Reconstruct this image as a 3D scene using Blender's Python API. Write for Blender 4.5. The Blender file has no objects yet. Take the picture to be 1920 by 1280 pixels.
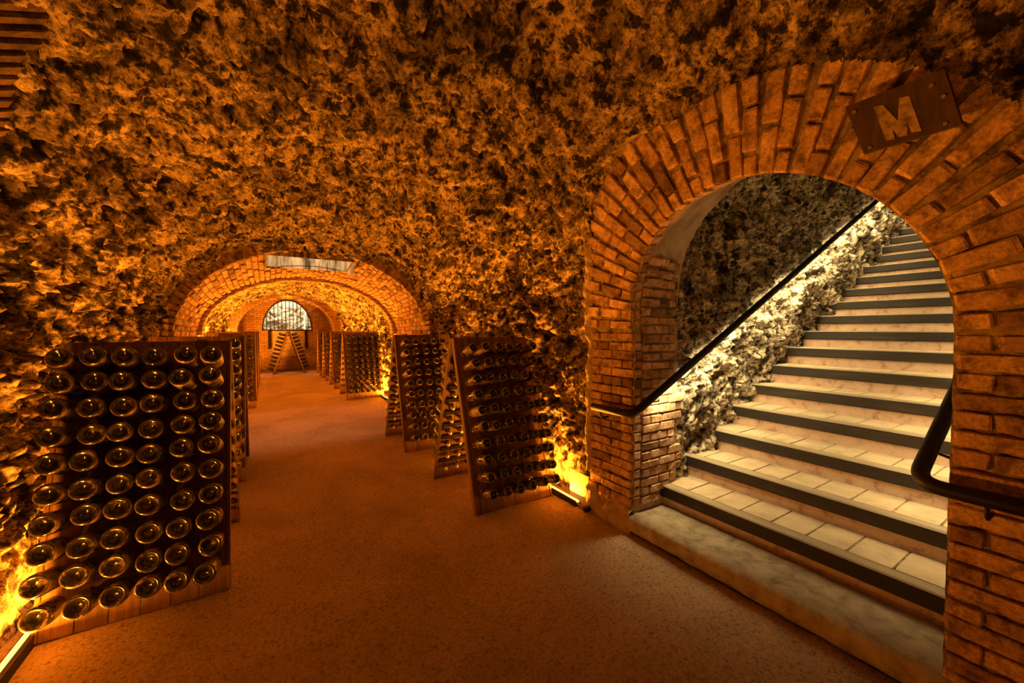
import bpy, math, random
import numpy as np
from mathutils import Matrix, Vector

# ------------------------------------------------------------------ camera, world, light, exposure
SC = bpy.context.scene
COL = SC.collection
random.seed(7)
rng = np.random.default_rng(11)

cam_d = bpy.data.cameras.new('camera')
cam = bpy.data.objects.new('camera', cam_d)
COL.objects.link(cam)
cam_d.sensor_width = 36.0
cam_d.lens = 732.8 / 1920 * 36.0
cam_d.clip_start = 0.02
cam.location = (0, 0, 1.6)
cam.rotation_euler = (math.pi / 2 - 0.0325, 0, -0.5582)
SC.camera = cam

SC.view_settings.view_transform = 'Standard'
SC.view_settings.look = 'None'
SC.view_settings.exposure = 0.0
SC.view_settings.gamma = 1.0
SC.view_settings.use_curve_mapping = False
SC.cycles.use_denoising = True
SC.cycles.sample_clamp_indirect = 6.0

W = bpy.data.worlds.new('cellar_dark')
SC.world = W
W.use_nodes = True
W.node_tree.nodes['Background'].inputs[0].default_value = (0.010, 0.004, 0.001, 1)
W.node_tree.nodes['Background'].inputs[1].default_value = 0.0

AMBER = (1.0, 0.285, 0.012)
WARM = (1.0, 0.69, 0.29)
P_NEAR, P_FAR, P_RAIL = 96.0, 280.0, 22.0     # watts per metre of strip


def area(name, loc, direction, sx, sy, power, color, along=(0, 1, 0), spread=180):
    d = bpy.data.lights.new(name, 'AREA')
    d.spread = math.radians(spread)
    d.shape = 'RECTANGLE'
    d.size = sx
    d.size_y = sy
    d.energy = power
    d.color = color
    o = bpy.data.objects.new(name, d)
    COL.objects.link(o)
    y = Vector(along).normalized()
    z = -Vector(direction)
    z = (z - z.dot(y) * y).normalized()
    x = y.cross(z).normalized()
    m = Matrix((x, y, z)).transposed().to_4x4()
    m.translation = Vector(loc)
    o.matrix_world = m
    return o


XC = 0.625
LX, RX = -1.078, 2.372         # floor strips
area('amber_strip_light', (LX, 4.1, .055), (.06, 0, 1), .03, 4.1, P_NEAR * 4.1, AMBER)
area('amber_strip_light', (LX, .6, .055), (.22, 0, 1), .03, 2.8, P_NEAR * .16 * 2.8, AMBER)
area('amber_strip_light', (RX, 4.45, .055), (-.05, 0, 1), .03, 3.5, P_NEAR * 3.5, AMBER)
area('amber_strip_light', (-1.02, 12.1, .055), (.05, 0, 1), .03, 7.6, P_FAR * 7.6, AMBER)
area('amber_strip_light', (2.27, 12.1, .055), (-.05, 0, 1), .03, 7.6, P_FAR * 7.6, AMBER)
RSL = .491


def rail_z(x):
    return .955 + RSL * (x - 2.33)


dvec = Vector((1, 0, RSL)).normalized()
area('rail_strip_light', (6.15, 2.0, rail_z(6.15) - .036), (0, .10, -1), .02, 7.9, P_RAIL * 7.9, WARM, along=dvec, spread=160)
area('rail_strip_light', (6.2, .48, rail_z(6.2) - .036), (0, .10, -1), .02, 7.4, P_RAIL * .7 * 7.4, WARM, along=dvec, spread=110)
area('shaft_light', (.57, 6.50, 3.25), (0, 0.75, -.66), .9, .15, 13, (1, .78, .46))
area('lunette_light', (.65, 17.8, 3.0), (0, .5, -1), 1.6, .3, 78, (1, .83, .52))
area('added_amber_end_light', (.63, 15.7, 2.55), (0, .8, -.6), 1.2, .2, 16, AMBER, along=(1, 0, 0))  # added lamp with no fitting, brightens the end wall

# ------------------------------------------------------------------ helpers


def tag(o, label, cat=None, kind=None, group=None):
    o['label'] = label
    if cat:
        o['category'] = cat
    if kind:
        o['kind'] = kind
    if group:
        o['group'] = group
    return o


def link(o, parent=None):
    COL.objects.link(o)
    if parent is not None:
        o.parent = parent
    return o


def empty(name, loc=(0, 0, 0), rz=0.0):
    o = bpy.data.objects.new(name, None)
    COL.objects.link(o)
    o.empty_display_size = .1
    o.location = loc
    o.rotation_euler = (0, 0, rz)
    return o


def mesh(name, verts, faces, mat=None, smooth=False):
    me = bpy.data.meshes.new(name)
    me.from_pydata([tuple(v) for v in verts], [], faces)
    me.validate()
    if mat is not None:
        me.materials.append(mat)
    if smooth:
        me.polygons.foreach_set('use_smooth', [True] * len(me.polygons))
    me.update()
    return me


def ob(name, me, parent=None):
    return link(bpy.data.objects.new(name, me), parent)


class MB:
    """collects simple shapes into one mesh"""

    def __init__(s):
        s.v, s.f = [], []

    def add(s, v, f):
        b = len(s.v)
        s.v += [tuple(p) for p in v]
        s.f += [tuple(i + b for i in q) for q in f]

    def box(s, x0, x1, y0, y1, z0, z1, c=0.0):
        if c <= 0:
            s.add([(x, y, z) for z in (z0, z1) for y in (y0, y1) for x in (x0, x1)],
                  [(0, 2, 3, 1), (4, 5, 7, 6), (0, 1, 5, 4), (2, 6, 7, 3), (0, 4, 6, 2), (1, 3, 7, 5)])
            return
        v, f = bevel_box(x1 - x0, y1 - y0, z1 - z0, c)
        o = ((x0 + x1) / 2, (y0 + y1) / 2, (z0 + z1) / 2)
        s.add([(p[0] + o[0], p[1] + o[1], p[2] + o[2]) for p in v], f)

    def tube(s, pts, r, n=12, cap=True):
        pts = [Vector(p) for p in pts]
        rings = []
        up = None
        for i, p in enumerate(pts):
            t = (pts[min(i + 1, len(pts) - 1)] - pts[max(i - 1, 0)]).normalized()
            if up is None:
                up = Vector((0, 0, 1)) if abs(t.z) < .9 else Vector((1, 0, 0))
            a = t.cross(up).normalized()
            up = a.cross(t).normalized()
            rings.append([p + r * (math.cos(k * 2 * math.pi / n) * a + math.sin(k * 2 * math.pi / n) * up) for k in range(n)])
        v = [q for rg in rings for q in rg]
        f = []
        for i in range(len(pts) - 1):
            for k in range(n):
                f.append((i * n + k, i * n + (k + 1) % n, (i + 1) * n + (k + 1) % n, (i + 1) * n + k))
        if cap:
            f.append(tuple(reversed(range(n))))
            f.append(tuple((len(pts) - 1) * n + k for k in range(n)))
        s.add(v, f)

    def build(s, name, mat, parent=None, smooth=False):
        return ob(name, mesh(name, s.v, s.f, mat, smooth), parent)


def bevel_box(dx, dy, dz, c):
    """chamfered box centred on the origin: 24 verts, 26 faces"""
    v = []
    idx = {}
    for sx in (-1, 1):
        for sy in (-1, 1):
            for sz in (-1, 1):
                for ax in range(3):
                    p = [sx * (dx / 2 - c), sy * (dy / 2 - c), sz * (dz / 2 - c)]
                    p[ax] += (sx, sy, sz)[ax] * c
                    idx[(sx, sy, sz, ax)] = len(v)
                    v.append(p)
    f = []
    g = lambda a, s, b, t, c2, u, ax: idx[tuple({a: s, b: t, c2: u}[k] for k in range(3)) + (ax,)]
    for ax in range(3):
        b, c2 = (ax + 1) % 3, (ax + 2) % 3
        for s in (-1, 1):
            q = [g(ax, s, b, t, c2, u, ax) for t, u in ((-1, -1), (1, -1), (1, 1), (-1, 1))]
            f.append(tuple(q if s > 0 else q[::-1]))
        for t in (-1, 1):          # edge along ax between faces b and c2
            for u in (-1, 1):
                q = [g(ax, -1, b, t, c2, u, b), g(ax, 1, b, t, c2, u, b), g(ax, 1, b, t, c2, u, c2), g(ax, -1, b, t, c2, u, c2)]
                f.append(tuple(q if t * u > 0 else q[::-1]))
    for sx in (-1, 1):
        for sy in (-1, 1):
            for sz in (-1, 1):
                q = [idx[(sx, sy, sz, k)] for k in range(3)]
                f.append(tuple(q if sx * sy * sz > 0 else q[::-1]))
    return v, f


# ---- gradient noise
_G = np.array([(1, 1, 0), (-1, 1, 0), (1, -1, 0), (-1, -1, 0), (1, 0, 1), (-1, 0, 1), (1, 0, -1), (-1, 0, -1),
               (0, 1, 1), (0, -1, 1), (0, 1, -1), (0, -1, -1), (1, 1, 0), (-1, 1, 0), (0, -1, 1), (0, -1, -1)], dtype=np.float32)


def perlin(P, scale=1.0, seed=0):
    P = np.asarray(P, dtype=np.float64) * scale + seed * 17.37
    i = np.floor(P).astype(np.int64)
    f = (P - i).astype(np.float32)
    u = f * f * f * (f * (f * 6 - 15) + 10)
    out = np.zeros(P.shape[:-1], dtype=np.float32)
    for dx in (0, 1):
        for dy in (0, 1):
            for dz in (0, 1):
                h = (i[..., 0] + dx) * 374761393 + (i[..., 1] + dy) * 668265263 + (i[..., 2] + dz) * 2147483647
                h = (h ^ (h >> 13)) * 1274126177
                h = (h ^ (h >> 16)) & 15
                g = _G[h]
                w = (u[..., 0] if dx else 1 - u[..., 0]) * (u[..., 1] if dy else 1 - u[..., 1]) * (u[..., 2] if dz else 1 - u[..., 2])
                out += w * (g[..., 0] * (f[..., 0] - dx) + g[..., 1] * (f[..., 1] - dy) + g[..., 2] * (f[..., 2] - dz))
    return out


def sstep(a, b, x):
    t = np.clip((x - a) / (b - a), 0, 1)
    return t * t * (3 - 2 * t)


def facets(P, scale, seed):
    """broken-stone relief: every cell is a tilted flat chip; returns height and crack distance"""
    P = np.asarray(P, dtype=np.float64)
    Q = P * scale
    Q = Q + .42 * np.stack([perlin(P, scale * .9, seed + k) for k in (1, 2, 3)], -1)
    Q = Q + .16 * np.stack([perlin(P, scale * 2.6, seed + k) for k in (4, 5, 6)], -1)
    b = np.floor(Q - .5).astype(np.int64)
    d1 = np.full(Q.shape[:-1], 9.0)
    d2 = np.full(Q.shape[:-1], 9.0)
    h1 = np.zeros(Q.shape[:-1])
    for dx in (0, 1):
        for dy in (0, 1):
            for dz in (0, 1):
                c = b + np.array([dx, dy, dz])
                h = c[..., 0] * 73856093 ^ c[..., 1] * 19349663 ^ c[..., 2] * 83492791 ^ (seed * 7919)
                h = (h ^ (h >> 15)) * 2246822519 & 0xFFFFFFFF
                h = (h ^ (h >> 13)) * 3266489917 & 0xFFFFFFFF
                h = h ^ (h >> 16)
                r = [((h >> k) & 1023) / 1023.0 for k in (0, 5, 10, 15, 20, 9, 3)]
                o = Q - (c + .5 + .8 * (np.stack(r[:3], -1) - .5))
                d = (o * o).sum(-1)
                val = (r[3] - .5) + 1.5 * ((r[4] - .5) * o[..., 0] + (r[5] - .5) * o[..., 1] + (r[6] - .5) * o[..., 2])
                near = d < d1
                d2 = np.where(near, d1, np.minimum(d2, d))
                h1 = np.where(near, val, h1)
                d1 = np.where(near, d, d1)
    return h1.astype(np.float32), (np.sqrt(d2) - np.sqrt(d1)).astype(np.float32)


def rock(P, amp):
    """displacement of hewn rock, positive towards the room"""
    P = np.asarray(P)
    d = .085 * perlin(P, 1.6, 1) * np.clip(amp * 1.4, .15, 1)
    h, e = facets(P, 2.5, 9)
    d = d + amp * (.075 * h - .02 * (1 - sstep(0, .08, e)))
    h, e = facets(P, 6.0, 3)
    d = d + amp * (.055 * h - .030 * (1 - sstep(0, .16, e)))
    h, e = facets(P, 13.5, 5)
    d = d + amp * (.034 * h - .016 * (1 - sstep(0, .18, e)))
    d = d + amp * .045 * (np.abs(perlin(P, 16.0, 4)) - .2)
    d = d + amp * .026 * (np.abs(perlin(P, 33.0, 5)) - .2)
    d = d - amp * .075 * sstep(.16, .34, perlin(P, 6.0, 6))
    return d


def grid_faces(nu, nv, keep=None):
    a = np.arange(nu * nv).reshape(nu, nv)
    q = np.stack([a[:-1, :-1], a[1:, :-1], a[1:, 1:], a[:-1, 1:]], -1)
    if keep is not None:
        return q[keep]
    return q.reshape(-1, 4)


def big_mesh(name, V, F, mat, smooth=True):
    V = np.asarray(V, dtype=np.float32).reshape(-1, 3)
    F = np.asarray(F, dtype=np.int32)
    used = np.unique(F)
    rm = np.zeros(len(V), dtype=np.int32)
    rm[used] = np.arange(len(used))
    V, F = V[used], rm[F]
    me = bpy.data.meshes.new(name)
    me.vertices.add(len(V))
    me.vertices.foreach_set('co', V.ravel())
    me.loops.add(F.size)
    me.loops.foreach_set('vertex_index', F.ravel())
    me.polygons.add(len(F))
    me.polygons.foreach_set('loop_start', np.arange(0, F.size, 4, dtype=np.int32))
    me.polygons.foreach_set('loop_total', np.full(len(F), 4, dtype=np.int32))
    me.polygons.foreach_set('use_smooth', np.full(len(F), smooth))
    me.materials.append(mat)
    me.update(calc_edges=True)
    return me


def grid_normals(P):
    du = np.gradient(P, axis=0)
    dv = np.gradient(P, axis=1)
    n = np.cross(du, dv)
    return n / (np.linalg.norm(n, axis=-1, keepdims=True) + 1e-9)


# ------------------------------------------------------------------ materials
def new_mat(name):
    m = bpy.data.materials.new(name)
    m.use_nodes = True
    nt = m.node_tree
    b = nt.nodes['Principled BSDF']
    return m, nt, b


def nd(nt, t, **kw):
    n = nt.nodes.new(t)
    for k, v in kw.items():
        if hasattr(n, k):
            setattr(n, k, v)
        else:
            n.inputs[k].default_value = v
    return n


def ramp(nt, fac, stops):
    r = nt.nodes.new('ShaderNodeValToRGB')
    e = r.color_ramp.elements
    while len(e) < len(stops):
        e.new(.5)
    for k, (p, c) in enumerate(stops):
        e[k].position = p
        e[k].color = (*c, 1) if len(c) == 3 else c
    nt.links.new(fac, r.inputs[0])
    return r


def coords(nt, kind='Object', scale=(1, 1, 1)):
    tc = nt.nodes.new('ShaderNodeTexCoord')
    mp = nt.nodes.new('ShaderNodeMapping')
    mp.inputs['Scale'].default_value = scale
    nt.links.new(tc.outputs[kind], mp.inputs[0])
    return mp.outputs[0]


def world_coords(nt, scale=(1, 1, 1)):
    g = nt.nodes.new('ShaderNodeNewGeometry')
    mp = nt.nodes.new('ShaderNodeMapping')
    mp.inputs['Scale'].default_value = scale
    nt.links.new(g.outputs['Position'], mp.inputs[0])
    return mp.outputs[0]


def noise(nt, co, scale, detail=6, rough=.6, dist=0.0):
    n = nt.nodes.new('ShaderNodeTexNoise')
    n.inputs['Scale'].default_value = scale
    n.inputs['Detail'].default_value = detail
    n.inputs['Roughness'].default_value = rough
    n.inputs['Distortion'].default_value = dist
    nt.links.new(co, n.inputs['Vector'])
    return n.outputs[0]


def mixc(nt, a, b, fac, mode='MIX'):
    m = nt.nodes.new('ShaderNodeMix')
    m.data_type = 'RGBA'
    m.blend_type = mode
    if isinstance(fac, float):
        m.inputs[0].default_value = fac
    else:
        nt.links.new(fac, m.inputs[0])
    for s, x in ((6, a), (7, b)):
        if isinstance(x, tuple):
            m.inputs[s].default_value = (*x, 1)
        else:
            nt.links.new(x, m.inputs[s])
    return m.outputs[2]


def bump(nt, b, h, strength, dist, prev=None):
    n = nt.nodes.new('ShaderNodeBump')
    n.inputs['Strength'].default_value = strength
    n.inputs['Distance'].default_value = dist
    nt.links.new(h, n.inputs['Height'])
    if prev is not None:
        nt.links.new(prev, n.inputs['Normal'])
    nt.links.new(n.outputs[0], b.inputs['Normal'])
    return n.outputs[0]


def rock_material(name, light, mid, dark, soot_shade=1.0):
    m, nt, b = new_mat(name)
    co = world_coords(nt)
    n1 = noise(nt, co, 10.0, 12, .66, .1)
    c1 = ramp(nt, n1, [(.435, dark), (.465, mid), (.55, light)])  # dark tone paints the shade of pores and crevices into the rock
    n2 = noise(nt, co, 1.9, 9, .72, 1.0)
    c2 = ramp(nt, n2, [(.42, (.13, .12, .11)), (.54, (1, 1, 1))])  # broad dark patches: soot, plus painted shade to dim the vault
    c = mixc(nt, c1.outputs[0], c2.outputs[0], .8 * soot_shade, 'MULTIPLY')
    n3 = noise(nt, co, 36.0, 8, .64)
    c3 = ramp(nt, n3, [(.42, (.08, .075, .07)), (.455, (.95, .95, .95)), (.6, (1.4, 1.33, 1.25))])  # finer pore shade, also painted into the colour
    c = mixc(nt, c, c3.outputs[0], .75, 'MULTIPLY')
    n4 = noise(nt, co, 120.0, 4, .7)
    c4 = ramp(nt, n4, [(.38, (.35, .33, .31)), (.5, (1, 1, 1)), (.68, (1.7, 1.6, 1.5))])
    c = mixc(nt, c, c4.outputs[0], .6, 'MULTIPLY')
    nt.links.new(c, b.inputs['Base Color'])
    b.inputs['Roughness'].default_value = .85
    b.inputs['Specular IOR Level'].default_value = .25
    p = bump(nt, b, n3, .9, .014)
    p = bump(nt, b, noise(nt, co, 110.0, 5, .75), .8, .005, p)
    return m


M = {}
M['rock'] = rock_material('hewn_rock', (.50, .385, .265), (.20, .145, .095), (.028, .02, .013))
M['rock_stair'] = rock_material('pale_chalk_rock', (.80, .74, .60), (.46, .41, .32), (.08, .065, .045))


def brick_material(name, cols, bumpy=.8):
    m, nt, b = new_mat(name)
    oi = nt.nodes.new('ShaderNodeObjectInfo')
    r = ramp(nt, oi.outputs['Random'], [(k / (len(cols) - 1), c) for k, c in enumerate(cols)])
    co = world_coords(nt)
    n = noise(nt, co, 14, 8, .7)
    c2 = ramp(nt, n, [(.38, (.25, .22, .2)), (.52, (1, 1, 1)), (.68, (1.4, 1.35, 1.3))])
    c = mixc(nt, r.outputs[0], c2.outputs[0], .8, 'MULTIPLY')
    n2 = noise(nt, co, 70, 6, .75)
    c3 = ramp(nt, n2, [(.38, (.3, .27, .25)), (.52, (1, 1, 1)), (.7, (1.4, 1.35, 1.3))])
    c = mixc(nt, c, c3.outputs[0], .5, 'MULTIPLY')
    nt.links.new(c, b.inputs['Base Color'])
    b.inputs['Roughness'].default_value = .85
    b.inputs['Specular IOR Level'].default_value = .25
    p = bump(nt, b, noise(nt, co, 40, 6, .7), bumpy, .012)
    return m


M['brick'] = brick_material('old_brick', [(.68, .43, .26), (.54, .33, .20), (.78, .52, .33), (.60, .38, .24), (.22, .13, .085), (.72, .47, .30)])


def plain(name, stops, scale=8, rough=.85, bscale=40, bstr=.5, bdist=.01, detail=7, spec=.3, metal=0.0, cscale=(1, 1, 1)):
    m, nt, b = new_mat(name)
    co = world_coords(nt, cscale)
    r = ramp(nt, noise(nt, co, scale, detail, .68, .3), stops)
    nt.links.new(r.outputs[0], b.inputs['Base Color'])
    b.inputs['Roughness'].default_value = rough
    b.inputs['Specular IOR Level'].default_value = spec
    b.inputs['Metallic'].default_value = metal
    if bstr:
        bump(nt, b, noise(nt, co, bscale, 6, .7), bstr, bdist)
    return m


M['mortar'] = plain('lime_mortar', [(.38, (.16, .115, .075)), (.56, (.58, .45, .31))], 14, .95, 45, 1.0, .02)
M['mortar_pale'] = plain('pale_mortar', [(.35, (.42, .31, .2)), (.6, (.68, .54, .36))], 12, .95, 45, 1.0, .02)
M['plaster'] = plain('worn_plaster', [(.35, (.34, .24, .16)), (.65, (.62, .48, .34))], 5, .9, 30, .6, .015)
M['concrete'] = plain('worn_concrete_kerb', [(.32, (.20, .165, .115)), (.5, (.38, .33, .24)), (.7, (.52, .46, .35))], 9, .8, 60, .5, .006)
M['tile'] = plain('stone_tread_tile', [(.3, (.40, .33, .23)), (.5, (.56, .47, .33)), (.7, (.66, .56, .40))], 6, .75, 60, .25, .004)
M['riser'] = plain('pinkish_riser_render', [(.34, (.34, .20, .15)), (.46, (.55, .40, .30)), (.64, (.64, .49, .38))], 11, .85, 60, .35, .006)
M['black_iron'] = plain('dark_bronze_rail', [(.3, (.010, .007, .005)), (.7, (.022, .016, .011))], 20, .5, 60, .05, .002, spec=.22)
M['grille'] = plain('black_iron_grille', [(.3, (.006, .005, .004)), (.7, (.014, .011, .008))], 20, .5, 60, .05, .002)
M['bolt'] = plain('worn_steel_bolt', [(.3, (.35, .3, .25)), (.7, (.6, .55, .48))], 30, .35, 60, .1, .002, metal=.8)
M['plate'] = plain('raw_steel_plate', [(.3, (.34, .26, .2)), (.7, (.5, .4, .3))], 6, .5, 60, .1, .002)
M['cap'] = plain('pale_crown_cap', [(.3, (.6, .52, .42)), (.7, (.8, .72, .6))], 30, .35, 80, .1, .001, metal=.4)
M['dark_parts_shade'] = plain('dark_shadow_gap', [(.3, (.01, .008, .006)), (.7, (.03, .022, .016))], 20, .9, 60, .2, .004)  # near-black: painted shade under the kerb, own colour of housings and clip


def wood(name, c0, c1, c2, rough=.55, gscale=(14, 14, 1.1), spec=.35):
    m, nt, b = new_mat(name)
    tc = nt.nodes.new('ShaderNodeTexCoord')
    oi = nt.nodes.new('ShaderNodeObjectInfo')
    mp = nt.nodes.new('ShaderNodeMapping')
    mp.inputs['Scale'].default_value = gscale
    nt.links.new(tc.outputs['Object'], mp.inputs[0])
    cm = nt.nodes.new('ShaderNodeCombineXYZ')
    mul = nt.nodes.new('ShaderNodeMath')
    mul.operation = 'MULTIPLY'
    mul.inputs[1].default_value = 40.0
    nt.links.new(oi.outputs['Random'], mul.inputs[0])
    nt.links.new(mul.outputs[0], cm.inputs[0])
    nt.links.new(mul.outputs[0], cm.inputs[2])
    nt.links.new(cm.outputs[0], mp.inputs['Location'])
    n = noise(nt, mp.outputs[0], 2.2, 8, .65, 1.2)
    r = ramp(nt, n, [(.3, c0), (.5, c1), (.72, c2)])
    v = ramp(nt, oi.outputs['Random'], [(0, (.65, .65, .65)), (1, (1.15, 1.1, 1.05))])
    c = mixc(nt, r.outputs[0], v.outputs[0], .8, 'MULTIPLY')
    nt.links.new(c, b.inputs['Base Color'])
    b.inputs['Roughness'].default_value = rough
    b.inputs['Specular IOR Level'].default_value = spec
    bump(nt, b, n, .35, .004)
    return m


M['wood'] = wood('aged_oak_plank', (.07, .035, .018), (.17, .088, .045), (.28, .155, .085))
M['wood_dark'] = wood('dark_oak_gap_shade', (.006, .004, .003), (.014, .008, .005), (.026, .015, .009), .8, spec=.15)  # near-black holds the shade of the rack gaps; rails and posts share it
M['nosing'] = wood('black_worn_nosing', (.018, .014, .010), (.035, .028, .02), (.07, .057, .042), .6, (10, 1.0, 14))
M['sign'] = wood('dark_sign_board', (.035, .020, .012), (.07, .04, .024), (.11, .065, .04), .6, (9, 1.5, 9))
M['letter'] = plain('worn_letter_paint', [(.33, (.10, .06, .035)), (.47, (.36, .25, .16)), (.65, (.56, .41, .28))], 26, .8, 60, .5, .004)


def nosing_mat():
    """black paint on the front, worn down to grey timber on the trodden top"""
    m, nt, b = new_mat('worn_step_nosing')
    g = nt.nodes.new('ShaderNodeNewGeometry')
    sp = nt.nodes.new('ShaderNodeSeparateXYZ')
    nt.links.new(g.outputs['True Normal'], sp.inputs[0])
    co = world_coords(nt, (12, 1.2, 12))
    n = noise(nt, co, 2.0, 8, .7)
    blk = ramp(nt, n, [(.3, (.005, .004, .003)), (.55, (.013, .010, .007)), (.75, (.05, .038, .025))])
    top = ramp(nt, n, [(.3, (.25, .21, .15)), (.55, (.38, .33, .24)), (.75, (.48, .42, .31))])
    rr = ramp(nt, sp.outputs['Z'], [(.4, (0, 0, 0)), (.8, (1, 1, 1))])
    c = mixc(nt, blk.outputs[0], top.outputs[0], rr.outputs[0])
    nt.links.new(c, b.inputs['Base Color'])
    b.inputs['Roughness'].default_value = .6
    bump(nt, b, n, .3, .004)
    return m


M['step_nosing'] = nosing_mat()


def glass(name, col, rough, dust, dust_sheen_col):
    m, nt, b = new_mat(name)
    co = coords(nt, 'Object')
    oi = nt.nodes.new('ShaderNodeObjectInfo')
    ad = nt.nodes.new('ShaderNodeVectorMath')
    ad.operation = 'ADD'
    nt.links.new(co, ad.inputs[0])
    nt.links.new(oi.outputs['Random'], ad.inputs[1])
    n = noise(nt, ad.outputs[0], 18, 6, .7, .8)
    r = ramp(nt, n, [(dust, col), (min(dust + .16, 1), dust_sheen_col)])
    nt.links.new(r.outputs[0], b.inputs['Base Color'])
    rr = ramp(nt, n, [(dust, (rough,) * 3), (min(dust + .16, 1), (.6,) * 3)])
    nt.links.new(rr.outputs[0], b.inputs['Roughness'])
    b.inputs['Specular IOR Level'].default_value = .9
    b.inputs['Coat Weight'].default_value = .6
    b.inputs['Coat Roughness'].default_value = .06
    return m


M['glass'] = glass('dark_bottle_glass', (.016, .012, .006), .12, .52, (.15, .10, .055))
M['glass_side'] = glass('sheen_bottle_side', (.022, .015, .007), .16, .42, (.20, .135, .07))  # side patches paint warm reflections of floor and walls into the colour
M['glass_pale'] = glass('pale_bottle_glass', (.12, .08, .045), .3, .40, (.5, .37, .24))  # paler, patchier sides for a few bottles


def emit(name, col, s):
    m = bpy.data.materials.new(name)
    m.use_nodes = True
    nt = m.node_tree
    b = nt.nodes['Principled BSDF']
    b.inputs['Base Color'].default_value = (.8, .8, .8, 1)
    b.inputs['Emission Color'].default_value = (*col, 1)
    b.inputs['Emission Strength'].default_value = s
    return m


M['tube'] = emit('amber_led_tube', (1.0, .52, .10), 3.2)
M['led'] = emit('warm_led_strip', (1.0, .82, .5), 4.0)


def floor_material():
    m, nt, b = new_mat('sandy_gravel_floor')
    co = world_coords(nt)
    big = ramp(nt, noise(nt, co, 1.1, 5, .6, .5), [(.35, (.42, .32, .21)), (.65, (.62, .48, .33))])
    v = nt.nodes.new('ShaderNodeTexVoronoi')
    v.inputs['Scale'].default_value = 75
    nt.links.new(co, v.inputs['Vector'])
    n = noise(nt, co, 60, 6, .75)
    g = ramp(nt, n, [(.36, (.16, .15, .14)), (.47, (.95, .95, .95)), (.68, (1.35, 1.3, 1.22))])
    c = mixc(nt, big.outputs[0], g.outputs[0], .8, 'MULTIPLY')
    nt.links.new(c, b.inputs['Base Color'])
    b.inputs['Roughness'].default_value = .8
    b.inputs['Specular IOR Level'].default_value = .35
    p = bump(nt, b, n, .7, .012)
    p = bump(nt, b, v.outputs[0], .35, .008, p)
    return m


M['floor'] = floor_material()


def far_brick_material():
    m, nt, b = new_mat('far_brickwork')
    co = world_coords(nt)
    sp = nt.nodes.new('ShaderNodeSeparateXYZ')
    cm = nt.nodes.new('ShaderNodeCombineXYZ')
    nt.links.new(co, sp.inputs[0])
    nt.links.new(sp.outputs[0], cm.inputs[0])
    nt.links.new(sp.outputs[2], cm.inputs[1])
    t = nt.nodes.new('ShaderNodeTexBrick')
    t.inputs['Scale'].default_value = 1
    t.inputs['Brick Width'].default_value = .23
    t.inputs['Row Height'].default_value = .075
    t.inputs['Mortar Size'].default_value = .012
    t.inputs['Color1'].default_value = (.55, .33, .2, 1)
    t.inputs['Color2'].default_value = (.36, .2, .12, 1)
    t.inputs['Mortar'].default_value = (.2, .14, .09, 1)
    nt.links.new(cm.outputs[0], t.inputs['Vector'])
    nn = ramp(nt, noise(nt, co, 3, 6, .7), [(.35, (.5, .46, .42)), (.6, (1, 1, 1))])
    nt.links.new(mixc(nt, t.outputs[0], nn.outputs[0], .8, 'MULTIPLY'), b.inputs['Base Color'])
    b.inputs['Roughness'].default_value = .9
    bump(nt, b, t.outputs[1], .6, -.02)
    return m


M['far_brick'] = far_brick_material()

# ------------------------------------------------------------------ the hewn vault (walls + ceiling)
RCY, RCZ, RIN, RW = 1.235, 1.60, .835, .47          # stair arch: centre, inner radius, ring width
JL, JR = RCY + RIN, RCY - RIN                       # jamb planes


def ring_x(z):
    z = np.asarray(z, dtype=float)
    return 2.40 - .2 * np.clip(z - 1.45, 0, None) ** 1.3


def ring_dx(z):
    return (float(ring_x(z + .01)) - float(ring_x(z - .01))) / .02


def ring_w(y, z):
    """width of the brick ring, wider on the far haunch"""
    a = np.arctan2(z - RCZ, y - RCY)
    return RW + .13 * sstep(.35, .7, a) * (1 - sstep(1.05, 1.4, a))


def ring_dist(y, z):
    """signed distance outside the opening"""
    dy, dz = y - RCY, z - RCZ
    return np.where(dz > 0, np.hypot(dy, np.maximum(dz, 0)), np.abs(dy)) - RIN


def vault_profile(Y, arc, half_w, half_h, z0, n, nw, na):
    nw2 = nw
    zw = np.linspace(-.08, z0, nw2)
    th = np.linspace(0, np.pi, na)[1:-1]
    c, s = np.cos(th), np.sin(th)
    X = np.concatenate([np.full(nw2, -1.0), -np.sign(c) * np.abs(c) ** (2 / n), np.full(nw2, 1.0)])
    A = np.concatenate([zw, np.full(len(th), z0), zw[::-1]])
    S = np.concatenate([np.zeros(nw2), np.abs(s) ** (2 / n), np.zeros(nw2)])
    P = np.zeros((len(Y), len(X), 3))
    P[..., 0] = XC + half_w[:, None] * X[None]
    P[..., 1] = Y[:, None]
    P[..., 2] = A[None] + half_h[:, None] * S[None]
    return P, nw2, len(th)


Yf = np.concatenate([np.arange(-1.3, .2, .06), np.arange(.2, 3.0, .0135), np.arange(3.0, 6.34, .0165)])
aw = 1.88 - .14 * sstep(3.6, 6.2, Yf)
bh = 1.74 - .44 * sstep(2.2, 6.2, Yf)
Pf, nw, na = vault_profile(Yf, None, aw, bh, 1.45, 2.25, 95, 330)
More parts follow.
